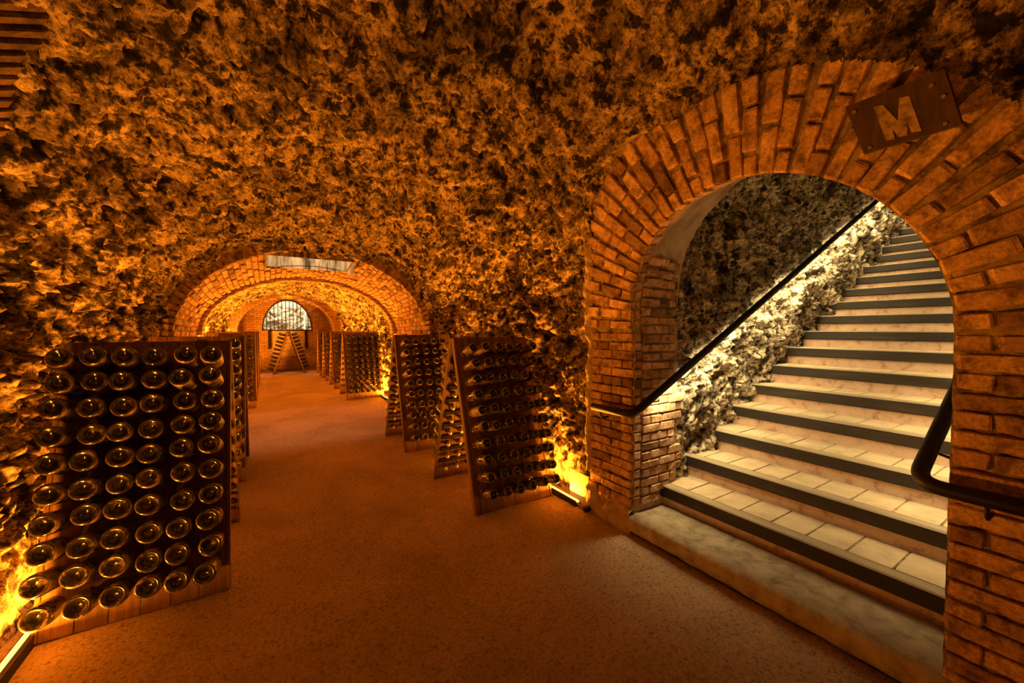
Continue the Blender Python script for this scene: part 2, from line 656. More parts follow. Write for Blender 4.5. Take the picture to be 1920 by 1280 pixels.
# right side is hollowed out to meet the brick arch
rd = ring_dist(Pf[..., 1], Pf[..., 2])
w = (1 - sstep(.42, .85, rd)) * (Pf[..., 0] > XC)
tx = ring_x(Pf[..., 2]) + .05 - .1 * sstep(1.9, 2.5, Pf[..., 2])
Pf[..., 0] = Pf[..., 0] * (1 - w) + tx * w
Pf[..., 0] += .105 * (1 - sstep(.15, 1.0, Pf[..., 2])) * (Pf[..., 0] < XC)      # the left wall spreads at its foot
Nf = grid_normals(Pf)
inward = np.stack([XC - Pf[..., 0], 0 * Pf[..., 0], 1.3 - Pf[..., 2]], -1)
Nf *= np.sign((Nf * inward).sum(-1, keepdims=True))
amp = 1.0 - .12 * sstep(1.7, 2.6, Pf[..., 2])
amp = amp * (.16 + .84 * sstep(.12, .75, Pf[..., 2])) * (1 - .55 * w)
Vf = Pf + Nf * rock(Pf, amp)[..., None]
cy = (Pf[:-1, :-1, 1] + Pf[1:, 1:, 1]) / 2
cz = (Pf[:-1, :-1, 2] + Pf[1:, 1:, 2]) / 2
cx = (Pf[:-1, :-1, 0] + Pf[1:, 1:, 0]) / 2
solid = ~((ring_dist(cy, cz) < ring_w(cy, cz) - .05) & (cx > XC + .3) & (ring_dist(cy, cz) < .62))

Yb = np.arange(7.92, 16.1, .034)
Pb, nwb, nab = vault_profile(Yb, None, np.full(len(Yb), 1.80), np.full(len(Yb), 1.36), 1.45, 2.1, 46, 150)
Nb = grid_normals(Pb)
inward = np.stack([XC - Pb[..., 0], 0 * Pb[..., 0], 1.3 - Pb[..., 2]], -1)
Nb *= np.sign((Nb * inward).sum(-1, keepdims=True))
ampb = (1.0 - .3 * sstep(1.7, 2.4, Pb[..., 2])) * (.25 + .75 * sstep(0, .35, Pb[..., 2]))
Vb = Pb + Nb * rock(Pb, ampb)[..., None]


def rock_piece(name, cf, cb):
    F1 = grid_faces(Vf.shape[0], Vf.shape[1])
    ids = np.arange((Vf.shape[0] - 1) * (Vf.shape[1] - 1)).reshape(Vf.shape[0] - 1, -1)
    F1 = F1[ids[:, cf][solid[:, cf]]]
    F2 = grid_faces(Vb.shape[0], Vb.shape[1])
    ids = np.arange((Vb.shape[0] - 1) * (Vb.shape[1] - 1)).reshape(Vb.shape[0] - 1, -1)
    F2 = F2[ids[:, cb].ravel()] + Vf.shape[0] * Vf.shape[1]
    V = np.concatenate([Vf.reshape(-1, 3), Vb.reshape(-1, 3)])
    return ob(name, big_mesh(name, V, np.concatenate([F1, F2]), M['rock']))


wl = rock_piece('wall_left', slice(0, nw), slice(0, nwb))
tag(wl, 'rough hewn rock wall behind the racks on the left of the passage', kind='structure')
wr = rock_piece('wall_right', slice(nw + na, None), slice(nwb + nab, None))
tag(wr, 'rough hewn rock wall behind the racks on the right of the passage', kind='structure')
ce = rock_piece('ceiling', slice(nw, nw + na), slice(nwb, nwb + nab))
tag(ce, 'rough brown rock vault over the whole cellar passage', kind='structure')

# closing walls behind the camera and around the brick rib
mb = MB()
mb.box(-1.6, 2.8, -1.45, -1.25, -.1, 3.4)
o = mb.build('wall_back', M['rock'])
tag(o, 'plain rock wall closing the passage behind the viewpoint', kind='structure')

# ------------------------------------------------------------------ floor
fx = np.linspace(-1.7, 2.75, 150)
fy = np.concatenate([np.linspace(-1.4, 6, 240), np.linspace(6.05, 17.6, 160)])
FX, FY = np.meshgrid(fx, fy, indexing='ij')
FP = np.stack([FX, FY, 0 * FX], -1)
FP[..., 2] = .012 * perlin(FP, 1.3, 21) + .006 * perlin(FP, 6, 22) - .008
o = ob('floor', big_mesh('floor', FP, grid_faces(*FX.shape), M['floor']))
tag(o, 'sandy gravel floor running down the middle of the passage', kind='structure')

# ------------------------------------------------------------------ brick meshes (unit boxes, chamfered and uneven)


def brick_mesh(mat, k, jit=.045, ch=.07):
    r = random.Random(100 + k)
    v, f = bevel_box(1, 1, 1, .5)
    # chamfer given per axis later by scale: keep it small along every axis
    v, f = bevel_box(1, 1, 1, ch)
    v = [[p[0] + r.uniform(-1, 1) * jit * .4, p[1] + r.uniform(-1, 1) * jit, p[2] + r.uniform(-1, 1) * jit * .8] for p in v]
    return mesh('brick', v, f, mat)


BR = [brick_mesh(M['brick'], k) for k in range(7)]
M['brick_shaded'] = brick_material('shaded_brick', [(.16, .10, .06), (.11, .07, .045), (.20, .125, .08)])  # darker copy of the brick, with the dim corner's shade in its colour
BR_SHADE = [brick_mesh(M['brick_shaded'], k) for k in range(3)]


def put_brick(parent, loc, axes, dims, mset=BR, name='brick'):
    """axes: three unit vectors (length, thickness, depth)"""
    o = bpy.data.objects.new(name, random.choice(mset))
    COL.objects.link(o)
    o.parent = parent
    m = Matrix(axes).transposed()
    m = m @ Matrix.Diagonal(Vector(dims))
    m = m.to_4x4()
    m.translation = Vector(loc)
    o.matrix_local = m
    return o


def split_run(total, k, seq_a=(.22, .22), seq_b=(.11, .22, .11)):
    """joint positions in a course of length total"""
    base = .22
    off = 0 if k % 2 == 0 else .11
    out = []
    p = 0.0
    first = True
    while p < total - .02:
        l = base if not first or off == 0 else off
        if not first and random.random() < .18:
            l = .14
        first = False
        e = min(p + l, total)
        if total - e < .05:
            e = total
        out.append((p, e))
        p = e
    return out


# ------------------------------------------------------------------ stair arch
arch = empty('trim_1', (0, 0, 0))
tag(arch, 'old brick arch and jambs framing the staircase on the right', kind='structure')

# voussoirs
NV = 36
for k in range(NV):
    a = (k + .5) / NV * math.pi
    a += random.uniform(-.006, .006)
    c, s = math.cos(a), math.sin(a)
    yb_, zb_ = RCY + RIN * c, RCZ + RIN * s
    wid = float(ring_w(RCY + c, RCZ + s))
    for (p0, p1) in split_run(wid, k):
        if p1 - p0 < .05:
            continue
        r = RIN + (p0 + p1) / 2
        y, z = RCY + r * c, RCZ + r * s
        sl = ring_dx(z)
        rad = Vector((sl * s, c, s)).normalized()
        tan = Vector((sl * c, -s, c))
        nrm = rad.cross(tan).normalized()
        tan = nrm.cross(rad).normalized()
        th = .060 + .020 * ((r - RIN) / RW) + random.uniform(-.006, .006)
        x = float(ring_x(z)) + .05 + random.uniform(-.008, .012)
        put_brick(arch, (x, y, z), (rad, tan, nrm), (p1 - p0 - .012, th, .12))

# jambs, front faces
zc = .20
k = 0
while zc < RCZ - .03:
    hgt = .058 + random.uniform(-.004, .006)
    for (p0, p1) in split_run(RW, k):
        y0, y1 = JL + p0, JL + p1
        z = zc + hgt / 2
        put_brick(arch, (float(ring_x(z)) + .05 + random.uniform(-.006, .008), (y0 + y1) / 2, z),
                  (Vector((0, 1, 0)), Vector((0, 0, 1)), Vector((1, 0, 0))), (y1 - y0 - .010, hgt, .12))
    zc += .0725
    k += 1
zc = .02
k = 0
while zc < RCZ - .03:
    hgt = .062 + random.uniform(-.004, .006)
    for (p0, p1) in split_run(.50, k):
        y0, y1 = JR - p1, JR - p0
        z = zc + hgt / 2
        dd = random.uniform(-.008, .010)
        put_brick(arch, (float(ring_x(z)) + .05 + dd, (y0 + y1) / 2 + (random.uniform(-.006, .006) if p0 == 0 else 0), z),
                  (Vector((0, 1, 0)), Vector((0, 0, 1)), Vector((1, 0, 0))), (y1 - y0 - .010, hgt, .12))
    zc += .0785
    k += 1
# reveal of the left jamb (faces the stairs)
zc = .185
k = 0
while zc < 2.12:
    hgt = .058 + random.uniform(-.004, .006)
    x1 = 2.93 if zc > 1.0 else 2.93 + (.10 if (k // 3) % 2 else .0)
    if zc < .62:
        x1 = min(x1, 2.70 + .377 * (zc - .16) / .184)
    x0 = 2.515 if zc < 1.6 else float(ring_x(zc)) + .115
    for (p0, p1) in split_run(x1 - x0, k):
        xm = (x0 + p0 + x0 + p1) / 2
        t = (xm - 2.4) / .59
        zm = zc + hgt / 2
        t = float(sstep(0, 1, t))
        up = max(0.0, zm - (RCZ + .30 * t))
        ang = math.asin(min(up / (RIN + .012), .9))
        nrm = Vector((0, -math.cos(ang), -math.sin(ang)))
        tan = Vector((0, -math.sin(ang), math.cos(ang)))
        pos = Vector((xm, RCY + (RIN - .016) * math.cos(ang) if up > 0 else JL, zm)) - nrm * (.06 + random.uniform(-.004, .006))
        put_brick(arch, pos, (Vector((1, 0, 0)), tan, nrm), (p1 - p0 - .010, hgt, .12))
    zc += .0725
    k += 1

# mortar bed behind the bricks (front)
path = [(JL, z, 1, 0) for z in np.linspace(-.05, RCZ, 40)[:-1]]
path += [(RCY + RIN * math.cos(t), RCZ + RIN * math.sin(t), math.cos(t), math.sin(t)) for t in np.linspace(0, math.pi, 120)]
path += [(JR, z, -1, 0) for z in np.linspace(RCZ, -.05, 40)[1:]]
path = np.array(path)
rr = np.linspace(-.004, .60, 36)
MP = np.zeros((len(path), len(rr), 3))
wd = ring_w(path[:, 0] + path[:, 2] * .3, path[:, 1] + path[:, 3] * .3) / .60
for j, r in enumerate(rr):
    q = r * np.where(path[:, 3] == 0, np.where(path[:, 2] > 0, .80, .86), wd + .03)
    MP[:, j, 1] = path[:, 0] + path[:, 2] * q
    MP[:, j, 2] = path[:, 1] + path[:, 3] * q
MP[..., 0] = ring_x(MP[..., 2]) + .020
MP[..., 0] -= .020 * perlin(MP, 16, 31) + .012 * perlin(MP, 40, 32)
ob('mortar_bed', big_mesh('mortar_bed', MP, grid_faces(*MP.shape[:2]), M['mortar']), arch)

# soffit and reveals
ts = np.linspace(0, 1, 30)
SP = np.zeros((len(path), len(ts), 3))
for i, (y, z, ny, nz) in enumerate(path):
    xf = float(ring_x(z)) + .016
    if nz == 0:
        zb = z * (1.9 / RCZ) if z > 0 else z
        yb = JL + .018 if ny > 0 else JR - .018
        yf = yb
    else:
        t = math.atan2(nz, ny)
        yf, yb = y + .016 * ny, RCY + (RIN + .018 + .03 * nz) * math.cos(t)
        zb = 1.9 + (RIN + .02) * math.sin(t)
    SP[i, :, 0] = xf + (2.99 - xf) * ts
    SP[i, :, 1] = yf + (yb - yf) * ts
    zf = z + .016 * nz
    SP[i, :, 2] = zf + (zb - zf) * sstep(0, 1, ts) if nz else z + (zb - z) * ts
n3 = (.022 * perlin(SP, 5, 33) + .010 * perlin(SP, 22, 34)) * (.15 + .85 * sstep(.55, .85, path[:, 3]))[:, None]
n3 = n3 + .012 * (path[:, 3] == 0)[:, None]
SP[..., 1] += n3 * path[:, 2][:, None]
SP[..., 2] += n3 * path[:, 3][:, None]
ob('plaster_soffit', big_mesh('plaster_soffit', SP, grid_faces(*SP.shape[:2]), M['plaster']), arch)

# mortar smeared along the outer edge of the left jamb and haunch
pth = []
for z in np.linspace(.35, RCZ, 110)[:-1]:
    pth.append((JL + RW, z, 1, 0))
for t in np.linspace(0, 1.22, 120):
    wq = float(ring_w(RCY + math.cos(t), RCZ + math.sin(t)))
    pth.append((RCY + (RIN + wq) * math.cos(t), RCZ + (RIN + wq) * math.sin(t), math.cos(t), math.sin(t)))
pth = np.array(pth)
uu = np.linspace(0, 1, 16)
FPm = np.zeros((len(pth), 16, 3))
wav = .03 * perlin(np.stack([pth[:, 1] * 0, pth[:, 0], pth[:, 1]], -1), 6, 41)
for j, u in enumerate(uu):
    q = -.035 + .13 * u + wav
    FPm[:, j, 1] = pth[:, 0] + pth[:, 2] * q
    FPm[:, j, 2] = pth[:, 1] + pth[:, 3] * q
    FPm[:, j, 0] = ring_x(FPm[:, j, 2]) + .012 - .035 * math.sin(math.pi * min(u * 1.3, 1)) + .16 * max(u - .45, 0)
FPm[..., 0] += .022 * perlin(FPm, 14, 42) + .012 * perlin(FPm, 36, 43)
ob('mortar_fillet', big_mesh('mortar_fillet', FPm, grid_faces(*FPm.shape[:2]), M['mortar_pale']), arch)

# rendered plinth at the foot of the left jamb
yy_, zz_ = np.meshgrid(np.linspace(JL - .005, JL + RW + .03, 60), np.linspace(-.03, .27, 40), indexing='ij')
PP = np.stack([0 * yy_, yy_, zz_], -1)
topz = .20 + .05 * np.sin((yy_ - JL) * 17) + .04 * perlin(PP, 9, 51)
PP[..., 2] = -.03 + (zz_ + .03) / .30 * (topz + .03)
PP[..., 0] = 2.375 + .035 * perlin(PP, 7, 52) + .012 * perlin(PP, 24, 53) + .05 * sstep(.75, 1.0, (zz_ + .03) / .30)
ob('plaster_patch', big_mesh('plaster_patch', PP, grid_faces(*PP.shape[:2]), M['mortar_pale']), arch)

# ------------------------------------------------------------------ staircase
X0, RUN, Z0, RISE, NST = 2.788, .377, .287, .184, 21
st = empty('staircase', (X0, RCY, 0))
tag(st, 'stone staircase with black nosings climbing away behind the brick arch', 'staircase', kind='structure')
sx, sy = X0, RCY


def loc_box(mb, x0, x1, y0, y1, z0, z1, c=0.0):
    mb.box(x0 - sx, x1 - sx, y0 - sy, y1 - sy, z0, z1, c)


# kerb: worn edge
ky = np.linspace(JR - .03, JL + .03, 120)
prof = [(2.41, .02), (2.372, .022), (2.366, .05), (2.362, .09), (2.366, .118), (2.382, .134), (2.42, .136), (2.5, .131), (2.6, .125), (2.7, .119), (2.83, .113)]
KP = np.zeros((len(ky), len(prof), 3))
for j, (x, z) in enumerate(prof):
    KP[:, j, 0] = x
    KP[:, j, 1] = ky
    KP[:, j, 2] = z
KP[..., 0] += .010 * perlin(KP, 9, 61) * (KP[..., 2] < .15)
KP[..., 2] += (.005 * perlin(KP, 7, 62) + .004 * perlin(KP, 22, 63)) * (KP[..., 2] > .03)
KP -= np.array([sx, sy, 0])
ob('kerb', big_mesh('kerb', KP, grid_faces(*KP.shape[:2])[:, ::-1], M['concrete']), st)
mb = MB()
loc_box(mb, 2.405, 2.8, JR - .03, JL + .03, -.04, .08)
mb.build('kerb_shade_base', M['dark_parts_shade'], st)  # near-black strip, the shade of the kerb recess put into its colour
mb = MB()
for n in range(NST):
    xn, zn = X0 + RUN * n, Z0 + RISE * n
    loc_box(mb, xn + .06, xn + RUN + .10, .30, 2.22, zn - RISE - .1, zn - .010)
mb.build('tread_bed', M['mortar'], st)
tile_me = {}
ylo, yhi = JR - .03, JL + .06
for n in range(NST):
    xn, zn = X0 + RUN * n, Z0 + RISE * n
    mb = MB()
    loc_box(mb, xn, xn + .095, ylo, yhi, zn - .098, zn, .008)
    mb.build('nosing', M['step_nosing'], st)
    mb = MB()
    loc_box(mb, xn + .032, xn + .075, ylo, yhi, zn - RISE - .012, zn - .10, 0)
    mb.build('riser', M['riser'], st)
    x0, x1 = xn + .099, xn + RUN + .034
    y = ylo + .015 + (n % 2) * .09
    ys = [ylo] + list(np.arange(ylo + .10 + (n % 2) * .1, yhi - .05, .205)) + [yhi]
    for a, b in zip(ys[:-1], ys[1:]):
        o = bpy.data.objects.new('tile', None) if False else None
        v, f = bevel_box(1, 1, 1, .03)
        if 't' not in tile_me:
            tile_me['t'] = mesh('tile', v, f, M['tile'])
        o = ob('tile', tile_me['t'], st)
        o.location = ((x0 + x1) / 2 - sx, (a + b) / 2 - sy, zn - .013 + random.uniform(-.0015, .0015))
        o.scale = (x1 - x0 - .004, b - a - .012, .022)

# rock stairwell
Xs = np.concatenate([np.arange(2.93, 7.0, .017), np.arange(7.0, 10.6, .03)])
nL = 150
zl = np.linspace(0, 1, nL)
th = np.linspace(0, math.pi, 130)[1:-1]
SW = np.zeros((len(Xs), 2 * nL + len(th), 3))
for i, x in enumerate(Xs):
    zs = Z0 + (x - X0) * RISE / RUN
    zcn = 2.02 + .488 * (x - 2.93)
    lo = zs - .45
    R_ = .875
    SW[i, :, 0] = x
    SW[i, :nL, 1] = RCY + R_
    SW[i, :nL, 2] = lo + (zcn - lo) * zl
    SW[i, nL:nL + len(th), 1] = RCY + R_ * np.cos(th)
    SW[i, nL:nL + len(th), 2] = zcn + R_ * np.sin(th)
    SW[i, nL + len(th):, 1] = RCY - R_
    SW[i, nL + len(th):, 2] = lo + (zcn - lo) * zl[::-1]
NS = grid_normals(SW)
inw = np.stack([0 * SW[..., 0], RCY - SW[..., 1], (2.0 + .488 * (SW[..., 0] - 2.93)) - SW[..., 2]], -1)
inw[..., 2] *= (SW[..., 2] > 2.0 + .488 * (SW[..., 0] - 2.93))
NS *= np.sign((NS * inw).sum(-1, keepdims=True) + 1e-9)
fade = sstep(2.93, 3.25, SW[..., 0])
SV = SW + NS * ((rock(SW * np.array([1, 1, 1.0]) + 5.3, np.full(SW.shape[:2], .85)) - .01) * (.35 + .65 * fade))[..., None]
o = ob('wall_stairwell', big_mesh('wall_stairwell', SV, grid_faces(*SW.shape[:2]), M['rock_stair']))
tag(o, 'pale pitted rock wall and vault rising beside the stone steps', kind='structure')
mb = MB()
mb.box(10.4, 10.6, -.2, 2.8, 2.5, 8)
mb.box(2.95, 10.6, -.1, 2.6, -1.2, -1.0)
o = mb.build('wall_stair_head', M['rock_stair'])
tag(o, 'rock wall closing the head of the stairwell', kind='structure')


# ------------------------------------------------------------------ handrails
def bez(a, b, c, n=8):
    a, b, c = Vector(a), Vector(b), Vector(c)
    return [(1 - t) ** 2 * a + 2 * t * (1 - t) * b + t * t * c for t in [i / n for i in range(n + 1)]]


def handrail(yr, yend, side, label):
    h = empty('handrail', (2.40, yr, 0))
    tag(h, label, 'handrail', group='handrails on the stair arch')
    o0 = Vector((2.40, yr, 0))
    top = (10.2, yr, rail_z(10.2))
    s = 1 if yend > yr else -1
    pts = [(2.305, yend, .948), (2.305, yr + s * .10, .952)]
    pts += bez((2.305, yr + s * .09, .952), (2.315, yr, .953), (2.42, yr, rail_z(2.42)))[1:]
    pts += [(x, yr, rail_z(x)) for x in np.linspace(2.6, 10.2, 16)]
    mb = MB()
    mb.tube([Vector(p) - o0 for p in pts], .030, 16)
    mb.build('rail', M['black_iron'], h, True)
    mb = MB()
    mb.tube([Vector((x, yr + .004 * side, rail_z(x) - .029)) - o0 for x in np.linspace(2.75, 10, 12)], .008, 6)
    mb.build('light_strip', M['led'], h)
    for x in (2.62, 3.6, 4.7, 5.8, 6.9, 8.0):
        mb = MB()
        mb.tube([Vector((x, yr + .0 * side, rail_z(x) - .02)) - o0, Vector((x, yr, rail_z(x) - .07)) - o0,
                 Vector((x, yr + .05 * side, rail_z(x) - .085)) - o0, Vector((x, yr + .14 * side, rail_z(x) - .085)) - o0], .007, 8)
        mb.build('bracket', M['black_iron'], h, True)
    yb = yend - s * .09 if s > 0 else yr - .20
    mb = MB()
    mb.tube([Vector((2.305, yb, .935)) - o0, Vector((2.305, yb, .885)) - o0, Vector((2.33, yb, .870)) - o0, Vector((2.42, yb, .868)) - o0], .007, 8)
    mb.build('bracket', M['black_iron'], h, True)
    return h


handrail(2.0, 2.41, 1, 'dark metal handrail on the rock wall, curling around the left brick jamb')
handrail(.485, -.15, -1, 'dark metal handrail in front of the right brick jamb')

# ------------------------------------------------------------------ sign
sc_ = [np.array(p) for p in ((2.045, .665, 2.515), (2.05, .385, 2.515), (2.075, .345, 2.315), (2.09, .61, 2.315))]
ctr = sum(sc_) / 4
ex = Vector((sc_[1] + sc_[2] - sc_[0] - sc_[3])).normalized()
ey = Vector((sc_[0] + sc_[1] - sc_[2] - sc_[3]))
ey = (ey - ey.dot(ex) * ex).normalized()
ez = ex.cross(ey).normalized()
if ez.x > 0:
    ez = -ez
SIGN = Matrix((ex, ey, ez)).transposed().to_4x4()
SIGN.translation = Vector(ctr)
Si = SIGN.inverted()
quad = [Si @ Vector(p) for p in sc_]
sg = empty('sign_board')
sg.matrix_world = SIGN
tag(sg, 'dark tilted wooden board lettered M bolted to the top of the brick arch', 'sign')
T = .035
v = [(p.x, p.y, T / 2) for p in quad] + [(p.x, p.y, -T / 2) for p in quad]
mb = MB()
mb.add(v, [(3, 2, 1, 0), (4, 5, 6, 7), (0, 1, 5, 4), (1, 2, 6, 5), (2, 3, 7, 6), (3, 0, 4, 7)])
bo = mb.build('board', M['sign'], sg)


def sign_uv(u, v):
    """board-relative place (0..1) -> local x, y"""
    a = quad[0].lerp(quad[1], u)
    b = quad[3].lerp(quad[2], u)
    return a.lerp(b, v)


def crop_uv(px, py):
    C = [np.array(q, float) for q in ((358, 400), (893, 185), (960, 475), (430, 630))]
    uu_, vv_ = .5, .5
    for _ in range(30):
        p = (1 - vv_) * ((1 - uu_) * C[0] + uu_ * C[1]) + vv_ * ((1 - uu_) * C[3] + uu_ * C[2])
        du_ = (1 - vv_) * (C[1] - C[0]) + vv_ * (C[2] - C[3])
        dv_ = (1 - uu_) * (C[3] - C[0]) + uu_ * (C[2] - C[1])
        d_ = np.linalg.solve(np.array([du_, dv_]).T, np.array([px, py]) - p)
        uu_ += d_[0]
        vv_ += d_[1]
    return uu_, vv_


LET = [(525, 388), (577, 376), (648, 455), (668, 336), (719, 325), (766, 505), (714, 515), (697, 462), (690, 528), (642, 538), (612, 495), (622, 548), (572, 558)]
lp = [sign_uv(*crop_uv(*p)) for p in LET]
n = len(lp)
v = [(p.x, p.y, T / 2 + .004) for p in lp] + [(p.x, p.y, T / 2 - .004) for p in lp]
f = [tuple(range(n))] + [(i, (i + 1) % n, (i + 1) % n + n, i + n) for i in range(n)]
le = ob('letter', mesh('letter', v, f, M['letter']), sg)
le['label'] = 'worn pale capital letter M'
for q in ((413, 422), (475, 598), (832, 272), (885, 330), (885, 472)):
    p = sign_uv(*crop_uv(*q))
    mb = MB()
    mb.tube([(p.x, p.y, T / 2 - .002), (p.x, p.y, T / 2 + .005), (p.x, p.y, T / 2 + .009)], .0065, 8)
    mb.build('bolt', M['bolt'], sg)
for q in ((470, 450), (820, 330)):          # stand-off fixings between board and arch
    p = sign_uv(*crop_uv(*q))
    mb = MB()
    mb.tube([(p.x, p.y, -T / 2), (p.x, p.y, -.17)], .012, 8)
    mb.build('spacer', M['black_iron'], sg)

# ------------------------------------------------------------------ brick rib across the passage
rib = empty('trim_2')
tag(rib, 'broad brick arch crossing the passage behind the second pair of racks', kind='structure')
RY0, RY1 = 6.28, 8.0


def rib_pt(Y, t):
    """t: angle 0 (right) .. pi (left) on the curved part; returns x,z and outward radial"""
    s = (Y - RY0) / (RY1 - RY0)
    a, b = 1.61 - .02 * s, 1.215 - .19 * min(1, s * 1.5)
    x, z = XC + a * math.cos(t), 1.5 + b * math.sin(t)
    nx, nz = math.cos(t) / a, math.sin(t) / b
    l = math.hypot(nx, nz)
    return x, z, nx / l, nz / l


VX0, VX1, VY0, VY1 = .0, 1.14, 6.40, 7.05
courses = []
zc = .02
while zc < 1.48:
    courses.append(('j', zc + .034))
    zc += .075
arc = [rib_pt(RY0, t) for t in np.linspace(0, math.pi, 400)]
L_ = np.concatenate([[0], np.cumsum([math.hypot(arc[i + 1][0] - arc[i][0], arc[i + 1][1] - arc[i][1]) for i in range(399)])])
NC = int(L_[-1] / .078)
for k in range(NC):
    t = np.interp((k + .5) / NC * L_[-1], L_, np.linspace(0, math.pi, 400))
    courses.append(('a', t))
items = []
for k, (kind, val) in enumerate(courses):
    for side in ((1, -1) if kind == 'j' else (0,)):
        for (p0, p1) in split_run(RY1 - RY0, k):
            Y = RY0 + (p0 + p1) / 2
            if kind == 'j':
                s = (Y - RY0) / (RY1 - RY0)
                a = 1.61 - .02 * s
                x, z, nx, nz = XC + side * a, val, side, 0
            else:
                x, z, nx, nz = rib_pt(Y, val)
                if VX0 - .05 < x < VX1 + .05 and RY0 + p1 > VY0 and RY0 + p0 < VY1 and nz > 0:
                    continue
            items.append((Y, x, z, nx, nz, p1 - p0))
# the ones that show largest are single bricks: nearest and above the racks
vis = sorted(items, key=lambda q: (q[2] < 1.35) * 10 + (q[0] - RY0) + (0.6 if q[4] > .75 else 0))
single, rest = vis[:292], vis[292:]


def rib_axes(Y, x, z, nx, nz):
    ln = Vector((0, 1, 0))
    if abs(nz) > 0:
        t = math.acos(max(-1, min(1, (x - XC) / 1.6)))
        x2, z2, _, _ = rib_pt(Y + .1, t)
        x1, z1, _, _ = rib_pt(Y, t)
        ln = Vector((x2 - x1, .1, z2 - z1)).normalized()
    nr = Vector((nx, 0, nz))
    nr = (nr - nr.dot(ln) * ln).normalized()
    return ln, nr.cross(ln).normalized(), nr


for (Y, x, z, nx, nz, l) in single:
    ax = rib_axes(Y, x, z, nx, nz)
    d = random.uniform(-.012, .008)
    c = Vector((x, Y, z)) + ax[2] * (.07 + d)
    put_brick(rib, c, ax, (l - .012, .060, .14))
mb = MB()
bb = bevel_box(1, 1, 1, .05)
for (Y, x, z, nx, nz, l) in rest:
    ax = rib_axes(Y, x, z, nx, nz)
    c = Vector((x, Y, z)) + ax[2] * (.07 + random.uniform(-.012, .008))
    m = Matrix(ax).transposed() @ Matrix.Diagonal(Vector((l - .012, .060, .14)))
    mb.add([m @ Vector(p) + c for p in bb[0]], bb[1])
o = mb.build('brickwork', M['brick'], rib)
o['kind'] = 'stuff'
# mortar barrel
tt = np.linspace(0, math.pi, 121)
yy2 = np.linspace(RY0 + .015, RY1 + .05, 60)
prof_n = 20
BP = np.zeros((len(yy2), 121 + 2 * prof_n, 3))
for i, Y in enumerate(yy2):
    rowp = []
    x, z, nx, nz = rib_pt(Y, 0)
    for zz in np.linspace(-.05, 1.48, prof_n):
        rowp.append((x + .018, Y, zz))
    for t in tt:
        x, z, nx, nz = rib_pt(Y, t)
        rowp.append((x + nx * .018, Y, z + nz * .018))
    x, z, nx, nz = rib_pt(Y, math.pi)
    for zz in np.linspace(1.48, -.05, prof_n):
        rowp.append((x - .018, Y, zz))
    BP[i] = rowp
cxm = (BP[:-1, :-1, 0] + BP[1:, 1:, 0]) / 2
cym = (BP[:-1, :-1, 1] + BP[1:, 1:, 1]) / 2
czm = (BP[:-1, :-1, 2] + BP[1:, 1:, 2]) / 2
keep = ~((cxm > VX0) & (cxm < VX1) & (cym > VY0) & (cym < VY1) & (czm > 2.2))
ob('mortar_bed', big_mesh('mortar_bed', BP, grid_faces(BP.shape[0], BP.shape[1], keep), M['mortar']), rib)
# faces closing the rib towards the rock, front and back
for (Y, ext, nm) in ((RY0 + .03, .28, 'front_bed'), (RY1 + .02, .55, 'rear_bed')):
    pr = [(XC + 1.61, z, 1, 0) for z in np.linspace(-.05, 1.45, 12)] + [rib_pt(Y, t) for t in tt] + [(XC - 1.61, z, -1, 0) for z in np.linspace(1.45, -.05, 12)]
    A_ = np.array([[(x + nx * q, Y, z + nz * q) for q in (.012, .1, ext)] for x, z, nx, nz in pr])
    ob(nm, big_mesh(nm, A_, grid_faces(*A_.shape[:2]), M['mortar']), rib)
# projecting inner band of the rib's far edge
mb = MB()
pr = [rib_pt(RY1, t) for t in tt]
A_ = np.array([[(x - nx * d + 0, Y, z - nz * d) for (d, Y) in ((-.05, RY1 - .02), (.055, RY1 - .02), (.055, RY1 + .22), (-.3, RY1 + .22))] for x, z, nx, nz in pr])
ob('inner_band', big_mesh('inner_band', A_, grid_faces(*A_.shape[:2]), M['far_brick']), rib)

# light shaft in the crown of the rib
mb = MB()
zt = 3.4
mb.add([(VX0, VY1, 2.55), (VX1, VY1, 2.55), (VX1, VY1, zt), (VX0, VY1, zt)], [(0, 1, 2, 3)])
mb.add([(VX0, VY0, 2.62), (VX1, VY0, 2.62), (VX1, VY0, zt), (VX0, VY0, zt)], [(3, 2, 1, 0)])
mb.add([(VX0, VY0, 2.45), (VX0, VY1, 2.5), (VX0, VY1, zt), (VX0, VY0, zt)], [(0, 1, 2, 3)])
mb.add([(VX1, VY0, 2.45), (VX1, VY1, 2.5), (VX1, VY1, zt), (VX1, VY0, zt)], [(3, 2, 1, 0)])
mb.add([(VX0, VY0, zt), (VX1, VY0, zt), (VX1, VY1, zt), (VX0, VY1, zt)], [(0, 1, 2, 3)])
M['shaft'] = plain('streaked_shaft_plaster', [(.38, (.06, .05, .035)), (.5, (.42, .36, .26)), (.62, (.7, .62, .46))], 5, .9, 40, .5, .01, cscale=(3, 3, .35))
o = mb.build('light_shaft', M['shaft'], rib)
o['label'] = 'pale streaked light shaft open in the crown of the arch'

